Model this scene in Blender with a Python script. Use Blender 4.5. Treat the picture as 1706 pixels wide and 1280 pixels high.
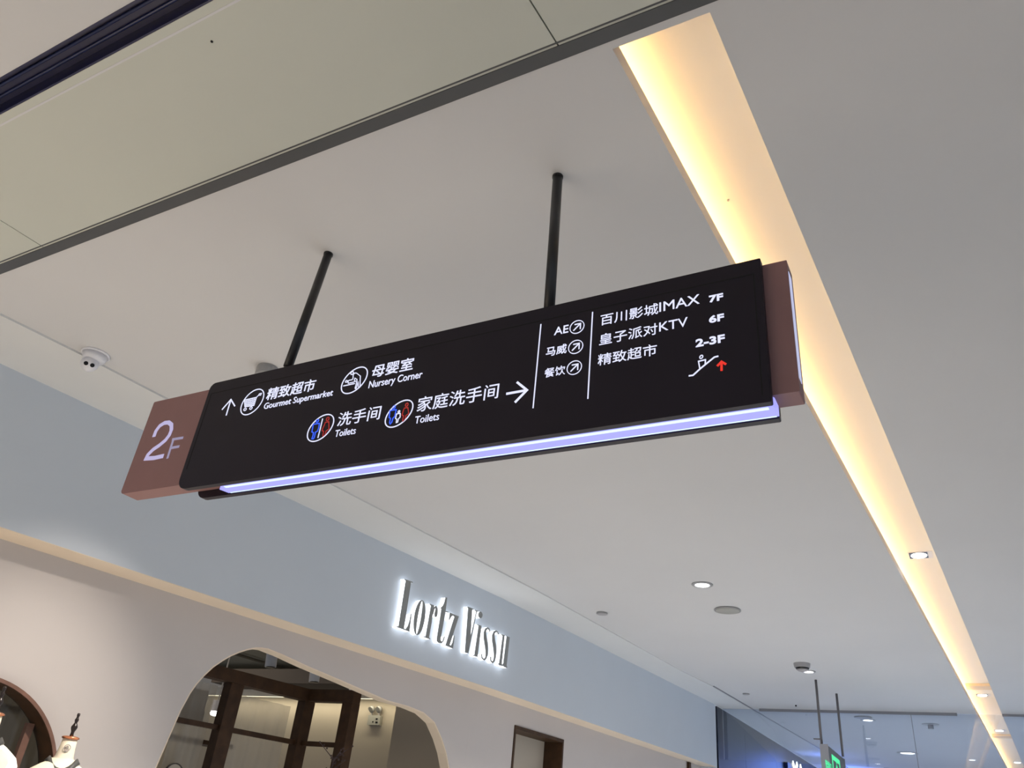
import bpy, bmesh, math, random
from mathutils import Vector, Matrix
from mathutils.geometry import tessellate_polygon
random.seed(4)
for o in list(bpy.data.objects): bpy.data.objects.remove(o, do_unlink=True)
SC = bpy.context.scene
COL = SC.collection
PI = math.pi
H = 3.745            # corridor ceiling height
# ------------------------------------------------------------------ camera
cd = bpy.data.cameras.new('camera'); cam = bpy.data.objects.new('camera', cd); COL.objects.link(cam)
cd.sensor_fit = 'HORIZONTAL'; cd.sensor_width = 36.0; cd.lens = 36.0*1311.0/1706.0; cd.clip_start = .02; cd.clip_end = 200
cam.matrix_world = Matrix(((0.87920623, 0.16221872, 0.44797488, 0), (0.46674584, -0.48198122, -0.74151361, 0),
                           (0.09562809, 0.86103379, -0.4994758, 1.6), (0, 0, 0, 1)))
SC.camera = cam
# ------------------------------------------------------------------ world, lights, exposure
SC.view_settings.view_transform = 'Standard'; SC.view_settings.look = 'None'
SC.view_settings.exposure = 0.25; SC.view_settings.gamma = 1.0; SC.view_settings.use_curve_mapping = False
w = bpy.data.worlds.new('mall_ambient'); SC.world = w; w.use_nodes = True
w.node_tree.nodes['Background'].inputs[0].default_value = (.62, .68, .78, 1)
w.node_tree.nodes['Background'].inputs[1].default_value = .74

def lamp(kind, loc, energy, color, size=.2, aim=None, spot=None, blend=.6, size_y=None):
    l = bpy.data.lights.new('lamp_light', kind); l.energy = energy; l.color = color
    if kind == 'AREA':
        l.size = size
        if size_y: l.shape = 'RECTANGLE'; l.size_y = size_y
    else: l.shadow_soft_size = size
    if kind == 'SPOT': l.spot_size = math.radians(spot or 90); l.spot_blend = blend
    o = bpy.data.objects.new('lamp_light', l); COL.objects.link(o); o.location = loc
    d = Vector(aim or (0, 0, -1)); o.rotation_euler = d.to_track_quat('-Z', 'Y').to_euler()
    return o
WARM = (1, .82, .62); NEUT = (1, .96, .92); COOL = (.80, .88, 1); BLUE = (.66, .78, 1)
# corridor downlights plus added fixtureless spots (throw down on the pale floor, which lights the ceilings)
for (x, y, e, c, sp) in ((-3.8, .1, 780, WARM, 76), (-2.6, 3.6, 420, NEUT, 100), (-1.96, 6.91, 420, NEUT, 120), (-2.3, 9.2, 480, NEUT, 90), (-1.5, 14.3, 480, BLUE, 120), (-1.23, 17.9, 700, BLUE, 120),
                     (-3.8, -2.2, 780, WARM, 80), (2.2, 8.5, 180, COOL, 120), (2.4, 13.0, 330, COOL, 120)):
    lamp('SPOT', (x, y, H-.03), e, c, .06, spot=sp)
# ------------------------------------------------------------------ wall frames
W1 = Vector((-4.732, 1.8018, 0)); D1 = Vector((0.12598803, 0.99203176, 0)); N1 = Vector((0.99203176, -0.12598803, 0)); L1 = 5.2602
W2 = Vector((-4.0692886, 7.02, 0)); D2 = Vector((0.08766123, 0.99615034, 0)); N2 = Vector((0.99615034, -0.08766123, 0)); L2 = 6.003
def wp(u, off, z): return W1 + D1*u + N1*off + Vector((0, 0, z))
def wp2(u, off, z): return W2 + D2*u + N2*off + Vector((0, 0, z))
# ------------------------------------------------------------------ materials
def mat(name, col, rough=.6, metal=0, emit=None, es=0, noise=0, nscale=8, spec=.5, bump=0, trans=0, alpha=1):
    m = bpy.data.materials.new(name); m.use_nodes = True; nt = m.node_tree; b = nt.nodes['Principled BSDF']
    b.inputs['Base Color'].default_value = (*col, 1); b.inputs['Roughness'].default_value = rough
    b.inputs['Metallic'].default_value = metal; b.inputs['Specular IOR Level'].default_value = spec
    if emit: b.inputs['Emission Color'].default_value = (*emit, 1); b.inputs['Emission Strength'].default_value = es
    if noise or bump:
        tc = nt.nodes.new('ShaderNodeTexCoord'); n = nt.nodes.new('ShaderNodeTexNoise'); n.inputs['Scale'].default_value = nscale
        n.inputs['Detail'].default_value = 5; nt.links.new(tc.outputs['Object'], n.inputs['Vector'])
    if noise:
        r = nt.nodes.new('ShaderNodeValToRGB'); r.color_ramp.elements[0].position = .3; r.color_ramp.elements[1].position = .7
        r.color_ramp.elements[0].color = (*[c*(1-noise) for c in col], 1); r.color_ramp.elements[1].color = (*[min(1, c*(1+noise)) for c in col], 1)
        nt.links.new(n.outputs['Fac'], r.inputs[0]); nt.links.new(r.outputs[0], b.inputs['Base Color'])
    if bump:
        bp = nt.nodes.new('ShaderNodeBump'); bp.inputs['Strength'].default_value = bump; bp.inputs['Distance'].default_value = .002
        nt.links.new(n.outputs['Fac'], bp.inputs['Height']); nt.links.new(bp.outputs[0], b.inputs['Normal'])
    return m
def glow(name, col, s): return mat(name, (.02, .02, .02), .5, emit=col, es=s)
def glass_mat(name, tint, refl=.08, gcol=(1, 1, 1)):
    m = bpy.data.materials.new(name); m.use_nodes = True; nt = m.node_tree; nt.nodes.clear()
    out = nt.nodes.new('ShaderNodeOutputMaterial'); mx = nt.nodes.new('ShaderNodeMixShader')
    t = nt.nodes.new('ShaderNodeBsdfTransparent'); t.inputs[0].default_value = (*tint, 1)
    g = nt.nodes.new('ShaderNodeBsdfGlossy'); g.inputs['Roughness'].default_value = .02; g.inputs[0].default_value = (*gcol, 1)
    lw = nt.nodes.new('ShaderNodeFresnel'); lw.inputs[0].default_value = 1.5
    ad = nt.nodes.new('ShaderNodeMath'); ad.operation = 'ADD'; ad.inputs[1].default_value = refl
    nt.links.new(lw.outputs[0], ad.inputs[0]); nt.links.new(ad.outputs[0], mx.inputs[0])
    nt.links.new(t.outputs[0], mx.inputs[1]); nt.links.new(g.outputs[0], mx.inputs[2]); nt.links.new(mx.outputs[0], out.inputs[0])
    return m
M = dict(
 ceil=mat('ceiling_paint', (.61, .61, .615), .85, noise=.012, nscale=1.2, spec=.2),
 ceil_near=mat('ceiling_panel_paint', (.55, .57, .515), .55, noise=.012, nscale=1.5, spec=.3),
 strip=mat('strip_paint', (.65, .66, .66), .8, noise=.012, nscale=2, spec=.2),
 bulk=mat('bulkhead_grey_paint', (.57, .62, .68), .75, noise=.012, nscale=2, spec=.25),
 facade=mat('facade_plaster', (.56, .525, .51), .8, noise=.015, nscale=1.5, spec=.2),
 cream=mat('cream_plaster', (.78, .66, .52), .75, noise=.02, nscale=3, spec=.2),
 cove=mat('cove_white', (.80, .78, .74), .8, spec=.2),
 trim=mat('dark_grey_metal', (.075, .078, .082), .45, noise=.05, nscale=6),
 navy=mat('navy_gloss', (.003, .005, .050), .35, spec=.7),
 rib=mat('navy_rib', (.010, .02, .09), .3, spec=.8),
 spill=mat('pale_light_spill', (.62, .62, .64), .4),
 black=mat('sign_black', (.017, .013, .021), .38, noise=.06, nscale=5, spec=.22),
 gap=mat('gap_black', (.002, .002, .002), .8),
 rod=mat('rod_black', (.014, .013, .014), .35, noise=.05, nscale=20),
 brown=mat('rosy_brown_metal', (.27, .145, .14), .55, noise=.03, nscale=10, spec=.4),
 led=glow('led_diffuser', (.36, .36, 1.0), .95), ledhot=glow('led_hot_line', (.62, .80, 1.0), 1.15),
 white=glow('lit_white_print', (.74, .76, 1.0), .95), blue=glow('lit_blue_print', (.03, .11, .95), 1.0), red=glow('lit_red_print', (.55, .028, .02), .62),
 redl=glow('lit_red_arrow', (.85, .03, .015), .8), floorno=glow('lit_number', (.50, .45, .70), .82), floornof=glow('lit_number_dim', (.36, .32, .48), .70), sideled=glow('side_light', (.48, .50, .72), .85),
 cove_led=glow('cove_led_warm', (1.0, .60, .23), 21),
 halo=glow('halo_acrylic', (.90, .94, 1.0), 2.3), halol=glow('halo_tube', (.80, .88, 1.0), 5.0), steel=mat('letter_steel', (.27, .28, .275), .5, metal=.1),
 endcap=mat('end_cap_grey', (.36, .36, .40), .5), plast=mat('white_plastic', (.70, .70, .74), .35), plastg=mat('grey_plastic', (.36, .35, .36), .45), lens=mat('lens_black', (.006, .006, .008), .08),
 lamp=glow('lamp_lens', (1, .98, .94), 7), ring=mat('lamp_ring', (.30, .30, .30), .35), speaker=mat('speaker_grille', (.34, .34, .31), .6),
 steelrod=mat('steel_rod', (.16, .15, .155), .4, metal=.3), channel=mat('aluminium_channel', (.27, .275, .30), .4, metal=.2),
 glass=glass_mat('screen_glass', (.86, .90, .95), .05), shopglass=glass_mat('shop_glass', (.80, .78, .74), .0, (.3, .3, .3)),
 walnut=mat('walnut_wood', (.056, .028, .013), .5, noise=.25, nscale=12, spec=.25), walnutl=mat('walnut_edge', (.17, .088, .062), .4, noise=.2, nscale=12),
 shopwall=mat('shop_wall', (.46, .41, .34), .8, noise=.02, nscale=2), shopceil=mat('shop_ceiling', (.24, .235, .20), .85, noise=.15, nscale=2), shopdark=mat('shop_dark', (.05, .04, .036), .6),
 pipe=mat('pipe_grey', (.12, .115, .10), .6), curtain=None, coveshop=glow('shop_cove', (1, .90, .62), 1.4),
 store=mat('store_navy_panel', (.012, .014, .026), .30, noise=.08, nscale=3, spec=.35), storelit=glow('store_letter', (.95, 1, .95), 1.3), storebox=mat('store_box_navy', (.006, .016, .09), .3),
 green=glow('exit_green', (.05, .78, .32), .95), exitblack=mat('exit_face', (.012, .020, .020), .3), floor=None,
 linen=mat('cream_linen', (.80, .72, .56), .8, noise=.05, nscale=40), coat=mat('cream_coat', (.83, .78, .60), .85, noise=.04, nscale=30, bump=.3), coatw=mat('white_garment', (.9, .88, .80), .85, noise=.03, nscale=30),
 collar=mat('grey_satin', (.07, .07, .066), .45), copper=mat('copper', (.72, .28, .14), .25, metal=.8), finial=mat('dark_turned_wood', (.016, .009, .007), .3), emblem=mat('emblem_print', (.22, .19, .22), .6), twig=mat('twig', (.05, .03, .03), .7))
def curtain_mat():
    m = bpy.data.materials.new('sheer_curtain'); m.use_nodes = True; nt = m.node_tree; nt.nodes.clear()
    out = nt.nodes.new('ShaderNodeOutputMaterial'); mx = nt.nodes.new('ShaderNodeMixShader'); mx.inputs[0].default_value = .50
    t = nt.nodes.new('ShaderNodeBsdfTransparent'); d = nt.nodes.new('ShaderNodeBsdfTranslucent'); d2 = nt.nodes.new('ShaderNodeBsdfDiffuse'); m2 = nt.nodes.new('ShaderNodeMixShader')
    d.inputs[0].default_value = d2.inputs[0].default_value = (.60, .56, .50, 1)
    nt.links.new(d.outputs[0], m2.inputs[1]); nt.links.new(d2.outputs[0], m2.inputs[2])
    nt.links.new(t.outputs[0], mx.inputs[1]); nt.links.new(m2.outputs[0], mx.inputs[2]); nt.links.new(mx.outputs[0], out.inputs[0]); return m
M['curtain'] = curtain_mat()
def floor_mat():
    m = mat('floor_tile', (.66, .65, .62), .25); nt = m.node_tree; b = nt.nodes['Principled BSDF']
    tc = nt.nodes.new('ShaderNodeTexCoord'); br = nt.nodes.new('ShaderNodeTexBrick'); nt.links.new(tc.outputs['Object'], br.inputs['Vector'])
    br.offset = 0; br.inputs['Scale'].default_value = 1; br.inputs['Brick Width'].default_value = .8; br.inputs['Row Height'].default_value = .8; br.inputs['Mortar Size'].default_value = .003
    br.inputs['Color1'].default_value = (.67, .67, .66, 1); br.inputs['Color2'].default_value = (.64, .64, .63, 1); br.inputs['Mortar'].default_value = (.35, .34, .32, 1)
    nt.links.new(br.outputs['Color'], b.inputs['Base Color']); return m
M['floor'] = floor_mat()
# ------------------------------------------------------------------ helpers
def link(name, me, m, parent=None):
    o = bpy.data.objects.new(name, me); COL.objects.link(o)
    if m is not None and not me.materials: me.materials.append(m)
    if parent is not None: o.parent = parent
    return o
def raw(name, vs, fs, m, parent=None, smooth=False):
    me = bpy.data.meshes.new(name); org = Vector((0, 0, 0))
    inv = world_of(parent).inverted() if parent is not None else Matrix()
    me.from_pydata([inv @ Vector(v) for v in vs], [], fs); me.update()
    bm = bmesh.new(); bm.from_mesh(me); bmesh.ops.recalc_face_normals(bm, faces=bm.faces); bm.to_mesh(me); bm.free()
    if smooth:
        for p in me.polygons: p.use_smooth = True
    return link(name, me, m, parent)
def world_of(o):
    mtx = o.matrix_basis.copy()
    while o.parent: o = o.parent; mtx = o.matrix_basis @ mtx
    return mtx
def merge(*parts):
    vs, fs = [], []
    for v, f in parts:
        b = len(vs); vs += list(v); fs += [tuple(i+b for i in q) for q in f]
    return vs, fs
def box_g(x0, x1, y0, y1, z0, z1):
    v = [(x, y, z) for x in (x0, x1) for y in (y0, y1) for z in (z0, z1)]
    return v, [(0, 1, 3, 2), (4, 6, 7, 5), (0, 4, 5, 1), (2, 3, 7, 6), (0, 2, 6, 4), (1, 5, 7, 3)]
def fbox_g(fn, u0, u1, o0, o1, z0, z1):
    v, f = box_g(u0, u1, o0, o1, z0, z1); return [fn(*p) for p in v], f
def prism_g(pts, fn, t0, t1):
    """polygon (a,b) extruded between t0 and t1 by fn(a,b,t)"""
    n = len(pts); v = [fn(a, b, t0) for a, b in pts] + [fn(a, b, t1) for a, b in pts]
    tri = tessellate_polygon([[Vector((a, b, 0)) for a, b in pts]])
    f = [tuple(t) for t in tri] + [tuple(i+n for i in t) for t in tri]
    f += [(i, (i+1) % n, (i+1) % n+n, i+n) for i in range(n)]
    return v, f
def holes_g(outer, holes, fn, t0, t1):
    loops = [outer]+holes; flat = [p for l in loops for p in l]; n = len(flat)
    tri = tessellate_polygon([[Vector((a, b, 0)) for a, b in l] for l in loops])
    v = [fn(a, b, t0) for a, b in flat]+[fn(a, b, t1) for a, b in flat]
    f = [tuple(t) for t in tri]+[tuple(i+n for i in t) for t in tri]; s = 0
    for l in loops:
        k = len(l); f += [(s+i, s+(i+1) % k, s+(i+1) % k+n, s+i+n) for i in range(k)]; s += k
    return v, f
def cyl_g(p0, p1, r0, r1=None, n=20):
    p0, p1 = Vector(p0), Vector(p1); r1 = r0 if r1 is None else r1; d = (p1-p0).normalized()
    a = d.orthogonal().normalized(); b = d.cross(a)
    v = [p0+(a*math.cos(t)+b*math.sin(t))*r0 for t in [2*PI*i/n for i in range(n)]]+[p1+(a*math.cos(t)+b*math.sin(t))*r1 for t in [2*PI*i/n for i in range(n)]]
    return v, [(i, (i+1) % n, (i+1) % n+n, i+n) for i in range(n)]+[tuple(range(n))[::-1], tuple(range(n, 2*n))]
def lathe_g(prof, c, axis=(0, 0, 1), n=28, sx=1, sy=1, rz=0):
    """profile [(r, h)] round the axis through c"""
    d = Vector(axis).normalized(); a = Vector((math.cos(rz), math.sin(rz), 0)) if abs(d.z) > .99 else d.orthogonal().normalized(); b = d.cross(a); c = Vector(c); v = []; f = []
    for r, h in prof: v += [c+d*h+(a*math.cos(2*PI*i/n)*sx+b*math.sin(2*PI*i/n)*sy)*max(r, .0004) for i in range(n)]
    for k in range(len(prof)-1): f += [(k*n+i, k*n+(i+1) % n, (k+1)*n+(i+1) % n, (k+1)*n+i) for i in range(n)]
    f += [tuple(range(n))[::-1], tuple(range((len(prof)-1)*n, len(prof)*n))]
    return v, f
def ring_g(c, ro, ri, h0, h1, axis=(0, 0, 1), n=32):
    d = Vector(axis).normalized(); a = d.orthogonal().normalized(); b = d.cross(a); c = Vector(c); v = []
    for r, h in ((ro, h0), (ro, h1), (ri, h1), (ri, h0)): v += [c+d*h+(a*math.cos(2*PI*i/n)+b*math.sin(2*PI*i/n))*r for i in range(n)]
    return v, [(k*n+i, k*n+(i+1) % n, ((k+1) % 4)*n+(i+1) % n, ((k+1) % 4)*n+i) for k in range(4) for i in range(n)]
def stroke_g(pts, wd, fn, t0, t1, closed=False):
    """flat ribbon along a polyline in (a,b), width wd (number or per point), given depth t0..t1"""
    P = [Vector((a, b, 0)) for a, b in pts]; n = len(P); W = wd if isinstance(wd, (list, tuple)) else [wd]*n; L, R = [], []
    for i in range(n):
        pa = P[i-1] if (i > 0 or closed) else P[i]; pb = P[(i+1) % n] if (i < n-1 or closed) else P[i]
        d1 = (P[i]-pa); d2 = (pb-P[i])
        d1 = d1.normalized() if d1.length > 1e-9 else d2.normalized(); d2 = d2.normalized() if d2.length > 1e-9 else d1
        t = (d1+d2); t = t.normalized() if t.length > 1e-6 else d1; nn = Vector((-t.y, t.x, 0)); k = 1/max(.45, nn.dot(Vector((-d1.y, d1.x, 0))))
        L.append(P[i]+nn*W[i]/2*k); R.append(P[i]-nn*W[i]/2*k)
    v = [fn(p.x, p.y, t) for t in (t0, t1) for s in (L, R) for p in s]; f = []
    m = n if closed else n-1
    for i in range(m):
        j = (i+1) % n
        f += [(i, j, n+j, n+i), (2*n+i, 3*n+i, 3*n+j, 2*n+j), (i, 2*n+i, 2*n+j, j), (n+i, n+j, 3*n+j, 3*n+i)]
    if not closed: f += [(0, n, 3*n, 2*n), (n-1, 3*n-1, 4*n-1, 2*n-1)]
    return v, f
def bevel(o, wdt=.004, seg=2):
    b = o.modifiers.new('bevel', 'BEVEL'); b.width = wdt; b.segments = seg; b.limit_method = 'ANGLE'; b.angle_limit = math.radians(40); return o
def empty(name, loc, label, cat, group=None):
    o = bpy.data.objects.new(name, None); o.empty_display_size = .05; COL.objects.link(o); o.location = loc; return tag(o, label, cat, group)
def tag(o, label, cat, group=None):
    o['label'] = label; o['category'] = cat
    if group: o['group'] = group
    return o
def struct(o): o['kind'] = 'structure'; return o
def text_g(s, x0, x1, z0, z1, fn, t0, t1, bold=0.0, shear=0, fit=True):
    """lettering whose ink box is fitted to x0..x1, z0..z1"""
    cu = bpy.data.curves.new('lettering_curve', 'FONT'); cu.body = s; cu.size = 1; cu.offset = bold; cu.resolution_u = 4; cu.extrude = .01; cu.shear = shear
    ob = bpy.data.objects.new('lettering_curve', cu); COL.objects.link(ob); dg = bpy.context.evaluated_depsgraph_get(); dg.update()
    me = bpy.data.meshes.new_from_object(ob.evaluated_get(dg)); bpy.data.objects.remove(ob, do_unlink=True); bpy.data.curves.remove(cu)
    xs = [v.co.x for v in me.vertices]; ys = [v.co.y for v in me.vertices]; a0, a1, b0, b1 = min(xs), max(xs), min(ys), max(ys)
    v = [fn(x0+(q.co.x-a0)/(a1-a0)*(x1-x0), z0+(q.co.y-b0)/(b1-b0)*(z1-z0), t0 if q.co.z < 0 else t1) for q in me.vertices]
    f = [tuple(p.vertices) for p in me.polygons]; bpy.data.meshes.remove(me); return v, f

# ================================================================== SETTING
fl = struct(raw('floor', *[*box_g(-12, 9, -8, 26, -.1, 0)], M['floor']))
EDGE = [(-4.2664, 1.7952), (-4.12, 2.05), (-3.787, 5.044), (-3.581, 6.851), (-3.30, 10.55), (-3.17, 11.6), (-2.80, 17.8), (-2.6, 26)]
YT = 1.425   # far edge of the dark trim
COVL = lambda y: -.735+.0575*y; COVR = lambda y: -.430+.0575*y
CY0, CY1 = 1.455, 26.0
def flat(name, pts, z0, z1, m, parent=None): return raw(name, *prism_g(pts, lambda a, b, t: (a, b, t), z0, z1), m, parent)
E0 = [(-4.22, YT)]+EDGE[1:]
c1 = struct(flat('ceiling', E0+[(COVL(CY1), CY1), (COVL(CY0), CY0), (COVR(CY0), CY0), (COVR(CY1), CY1), (9, CY1), (9, YT)], H, H+.062, M['ceil']))
WALLL = [(-5.0, YT), tuple(W1)[:2], tuple(W2)[:2], tuple(wp2(L2, 0, 0))[:2], (-3.40, 21.35), (-3.32, 26)]
c2 = struct(flat('ceiling_strip', E0+WALLL[::-1], H-.012, H+.03, M['strip'])); c2.name = 'ceiling.001'
# overhead panels on the near side, each a part
c3 = struct(flat('ceiling', [(-9, .7995), (-9, 1.39), (9, 1.39), (9, .80)], H+.012, H+.05, M['gap'])); c3.name = 'ceiling.002'
sx = [-8.69, -6.07, -3.456, -.840, 1.776, 4.39, 7.0]
for i in range(6):
    a, b = sx[i]+.0025, sx[i+1]-.0025
    flat('panel', [(a, .800), (b, .800), (b+.04, 1.3755), (a+.04, 1.3755)], H, H+.012, M['ceil_near'], c3)
raw('screw', *cyl_g((-1.8241, 0.905, H-.002), (-1.8241, 0.905, H+.001), .0045, n=12), M['gap'], c3)
struct(raw('trim_1', *merge(box_g(-9, 9, 1.376, YT, H-.004, H+.03), box_g(-9, 9, 1.362, 1.368, H-.0008, H+.002)), M['trim']))
# navy slot with lengthwise ribs
t2 = struct(raw('trim_2', *merge(box_g(-9, 9, .700, .797, H+.065, H+.075), box_g(-9, 9, .694, .702, H-.002, H+.075), box_g(-9, 9, .793, .799, H-.001, H+.075)), M['navy']))
for y in (.735, .768):
    raw('rib', *cyl_g((-9, y, H+.058), (9, y, H+.058), .0055, n=10), M['rib'], t2)
struct(raw('light_spill_strip', *merge(box_g(-9, 9, .829, .836, H-.0012, H+.002)), M['spill']))  # pale strip that paints in the soft light spill beside the slot
c4 = struct(flat('ceiling', [(-9, -8), (-9, .695), (9, .695), (9, -8)], H, H+.05, M['ceil'])); c4.name = 'ceiling.003'
# lit cove
cv = struct(raw('trim_4', *merge(
    prism_g([(COVL(CY0)-.16, CY0), (COVL(CY1)-.16, CY1), (COVR(CY1)+.02, CY1), (COVR(CY0)+.02, CY0)], lambda a, b, t: (a, b, t), H+.155, H+.17),
    prism_g([(COVL(CY0)-.17, CY0), (COVL(CY1)-.17, CY1), (COVL(CY1)-.155, CY1), (COVL(CY0)-.155, CY0)], lambda a, b, t: (a, b, t), H+.03, H+.17),
    prism_g([(COVR(CY0), CY0), (COVR(CY1), CY1), (COVR(CY1)+.02, CY1), (COVR(CY0)+.02, CY0)], lambda a, b, t: (a, b, t), H+.002, H+.17),
    prism_g([(COVL(CY0)-.17, CY0-.02), (COVL(CY0)-.17, CY0), (COVR(CY0)+.02, CY0), (COVR(CY0)+.02, CY0-.02)], lambda a, b, t: (a, b, t), H+.002, H+.17)), M['cove']))
raw('ledge', *prism_g([(COVL(CY0)-.155, CY0), (COVL(CY1)-.155, CY1), (COVL(CY1), CY1), (COVL(CY0), CY0)], lambda a, b, t: (a, b, t), H+.0625, H+.066), M['cove'], cv)
raw('light_strip', *prism_g([(COVL(CY0)-.075, CY0+.01), (COVL(CY1)-.075, CY1-.01), (COVL(CY1)-.05, CY1-.01), (COVL(CY0)-.05, CY0+.01)], lambda a, b, t: (a, b, t), H+.0665, H+.076), M['cove_led'], cv)
for y in (12.2138, 16.41):
    raw('joint_plate', *box_g(COVL(y)-.0, COVR(y), y-.12, y+.12, H+.12, H+.154), M['cream'], cv)
px_, py_ = (-0.533, 2.3931)
raw('screw', *cyl_g((px_, py_, H+.154), (px_, py_, H+.149), .004, n=10), M['plastg'], cv)
# bulkhead over the shop (front skin, underside), two straight runs
ZB = 2.85
def bulk(name, fn, a, b):
    return struct(raw(name, *fbox_g(fn, a, b, -.26, 0, ZB, H-.0125), M['bulk']))
bulk('wall_left', wp, -8, L1); b2 = bulk('wall_left', wp2, 0, L2)
struct(raw('trim_5', *merge(fbox_g(wp, -8, L1, -.245, -.002, ZB-.004, ZB), fbox_g(wp2, 0, L2, -.245, -.002, ZB-.004, ZB)), M['cream']))
# slot vent in the underside
vu = [(4.439, -0.3064, 2.846), (4.7668, -0.3125, 2.846)]
tag(raw('slot_vent', *fbox_g(wp, vu[0][0], vu[1][0], vu[0][1]-.008, vu[0][1]+.008, ZB-.008, ZB-.0041), M['gap']), 'thin dark slot in the cream underside of the shop fascia, below the lit letters', 'vent')
# facade with its openings
BIG = [(2.0749, 1.7818), (2.1048, 1.9621), (2.1353, 2.1403), (2.1702, 2.2596), (2.1995, 2.3257), (2.2432, 2.3939), (2.2936, 2.4588), (2.3565, 2.5168), (2.4104, 2.5602), (2.4751, 2.6001), (2.5383, 2.633), (2.6073, 2.6597), (2.661, 2.6713), (2.724, 2.6778), (2.8711, 2.6666), (3.1444, 2.6347), (3.5595, 2.5967), (4.0828, 2.5453), (4.3711, 2.5435), (4.5754, 2.5267), (4.7442, 2.4701), (4.8771, 2.3493), (4.9683, 2.2378), (5.0344, 2.1197)]
BIG = [(BIG[0][0]-.10, 1.35), (BIG[0][0]-.14, .75), (BIG[0][0]-.1, .35), (BIG[0][0]+.1, .12)][::-1]+BIG+[(BIG[-1][0]+.03, 1.7), (BIG[-1][0]+.03, .6), (BIG[-1][0]-.06, .25), (BIG[-1][0]-.3, .12)]
def offset_in(pts, d):
    P = [Vector((a, b, 0)) for a, b in pts]; n = len(P); o = []
    for i in range(n):
        t = (P[(i+1) % n]-P[i-1]).normalized(); q = P[i]+Vector((t.y, -t.x, 0))*d; o.append((q.x, q.y))
    return o
AC = (.855, 1.513)
def arc(r, k=40): return [(AC[0]+r*math.cos(t), AC[1]+r*math.sin(t)) for t in [PI*i/k for i in range(k+1)]]+[(AC[0]-r, .5), (AC[0]+r, .5)]
struct(raw('wall_left', *holes_g([(-8, 0), (L1-.005, 0), (L1-.005, ZB-.004), (-8, ZB-.004)], [BIG, arc(.610)], lambda a, b, t: wp(a, t, b), -.35, -.24), M['facade']))
R0 = [(0.7902, 2.6481), (1.8198, 2.6347)]
fac = raw('reveal', *holes_g(offset_in(BIG, -.002), [offset_in(BIG, .010)], lambda a, b, t: wp(a, t, b), -.349, -.243), M['cream'], [o for o in COL.objects if o.name.startswith('wall_left')][-1])
ru0, ru1, rz = R0[0][0], R0[1][0], (R0[0][1]+R0[1][1])/2
R3 = (5.4501, 2.8545)
struct(raw('wall_left', *holes_g([(0, 0), (L2, 0), (L2, ZB-.004), (0, ZB-.004)], [[(ru0, .1), (ru1, .1), (ru1, rz), (ru0, rz)]], lambda a, b, t: wp2(a, t, b), -.44, -.24), M['facade']))
struct(raw('wall_left', *fbox_g(wp2, L2, L2+.05, -.9, -.0, 0, H-.018), M['bulk']))
struct(raw('trim_6', *fbox_g(wp2, R3[0], R3[0]+.07, -.238, -.20, 0, ZB-.01), M['walnut']))
# rectangular opening: walnut lining
d1_ = struct(raw('door_1', *merge(fbox_g(wp2, ru0+.001, ru0+.03, -.50, -.23, .1, rz-.001), fbox_g(wp2, ru0+.03, ru1-.001, -.50, -.23, rz-.035, rz-.001), fbox_g(wp2, ru1-.03, ru1-.001, -.50, -.23, .1, rz-.035)), M['walnut']))
raw('door_panel', *fbox_g(wp2, ru0+.03, ru1-.03, -.495, -.47, .11, rz-.035), M['shopwall'], d1_)
# arched window: walnut ring, mullion, curtain, glass
w1_ = struct(raw('window_1', *holes_g(arc(.608), [[(AC[0]+.588*math.cos(t), AC[1]+.588*math.sin(t)) for t in [PI*i/40 for i in range(41)]]+[(AC[0]-.588, .56), (AC[0]+.588, .56)]], lambda a, b, t: wp(a, t, b), -.232, -.236+.03), M['walnutl']))
raw('lining', *holes_g([(AC[0]+.604*math.cos(t), AC[1]+.604*math.sin(t)) for t in [PI*i/40 for i in range(41)]]+[(AC[0]-.604, .51), (AC[0]+.604, .51)], [[(AC[0]+.586*math.cos(t), AC[1]+.586*math.sin(t)) for t in [PI*i/40 for i in range(41)]]+[(AC[0]-.586, .57), (AC[0]+.586, .57)]], lambda a, b, t: wp(a, t, b), -.385, -.212), M['walnut'], w1_)
for uu in (1.2512, 0.7512):
    raw('mullion', *fbox_g(wp, uu-.02, uu+.02, -.36, -.32, .57, AC[1]+math.sqrt(.584**2-(uu-AC[0]+(.02 if uu > AC[0] else -.02))**2)), M['walnutl'], w1_)
raw('pane', *prism_g([(AC[0]+.584*math.cos(t), AC[1]+.584*math.sin(t)) for t in [PI*i/40 for i in range(41)]]+[(AC[0]-.584, .571), (AC[0]+.584, .571)], lambda a, b, t: wp(a, t, b), -.378, -.372), M['shopglass'], w1_)
lamp('AREA', tuple(wp(4.5, -5.2, 3.5)), 12, WARM, 1.5, aim=(.1, 1, -.35), size_y=.6)  # added fill lamp without a fixture, brightens the shop's back wall
def drape(name, u0, u1, off, z0, z1, parent=None, amp=.02, per=.09):
    n = max(8, int((u1-u0)/.02)); v = []
    for i in range(n+1):
        u = u0+(u1-u0)*i/n; o = off+amp*math.sin(u/per*2*PI)+amp*.4*math.sin(u/per*2.7+1); v += [wp(u, o, z0), wp(u, o, z1)]
    return raw(name, v, [(2*i, 2*i+2, 2*i+3, 2*i+1) for i in range(n)], M['curtain'], parent, smooth=True)
tag(drape('curtain', .15, 1.7, -.62, .05, 2.35), 'grey sheer curtain behind the arched wooden window at the left edge', 'curtain')

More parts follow.
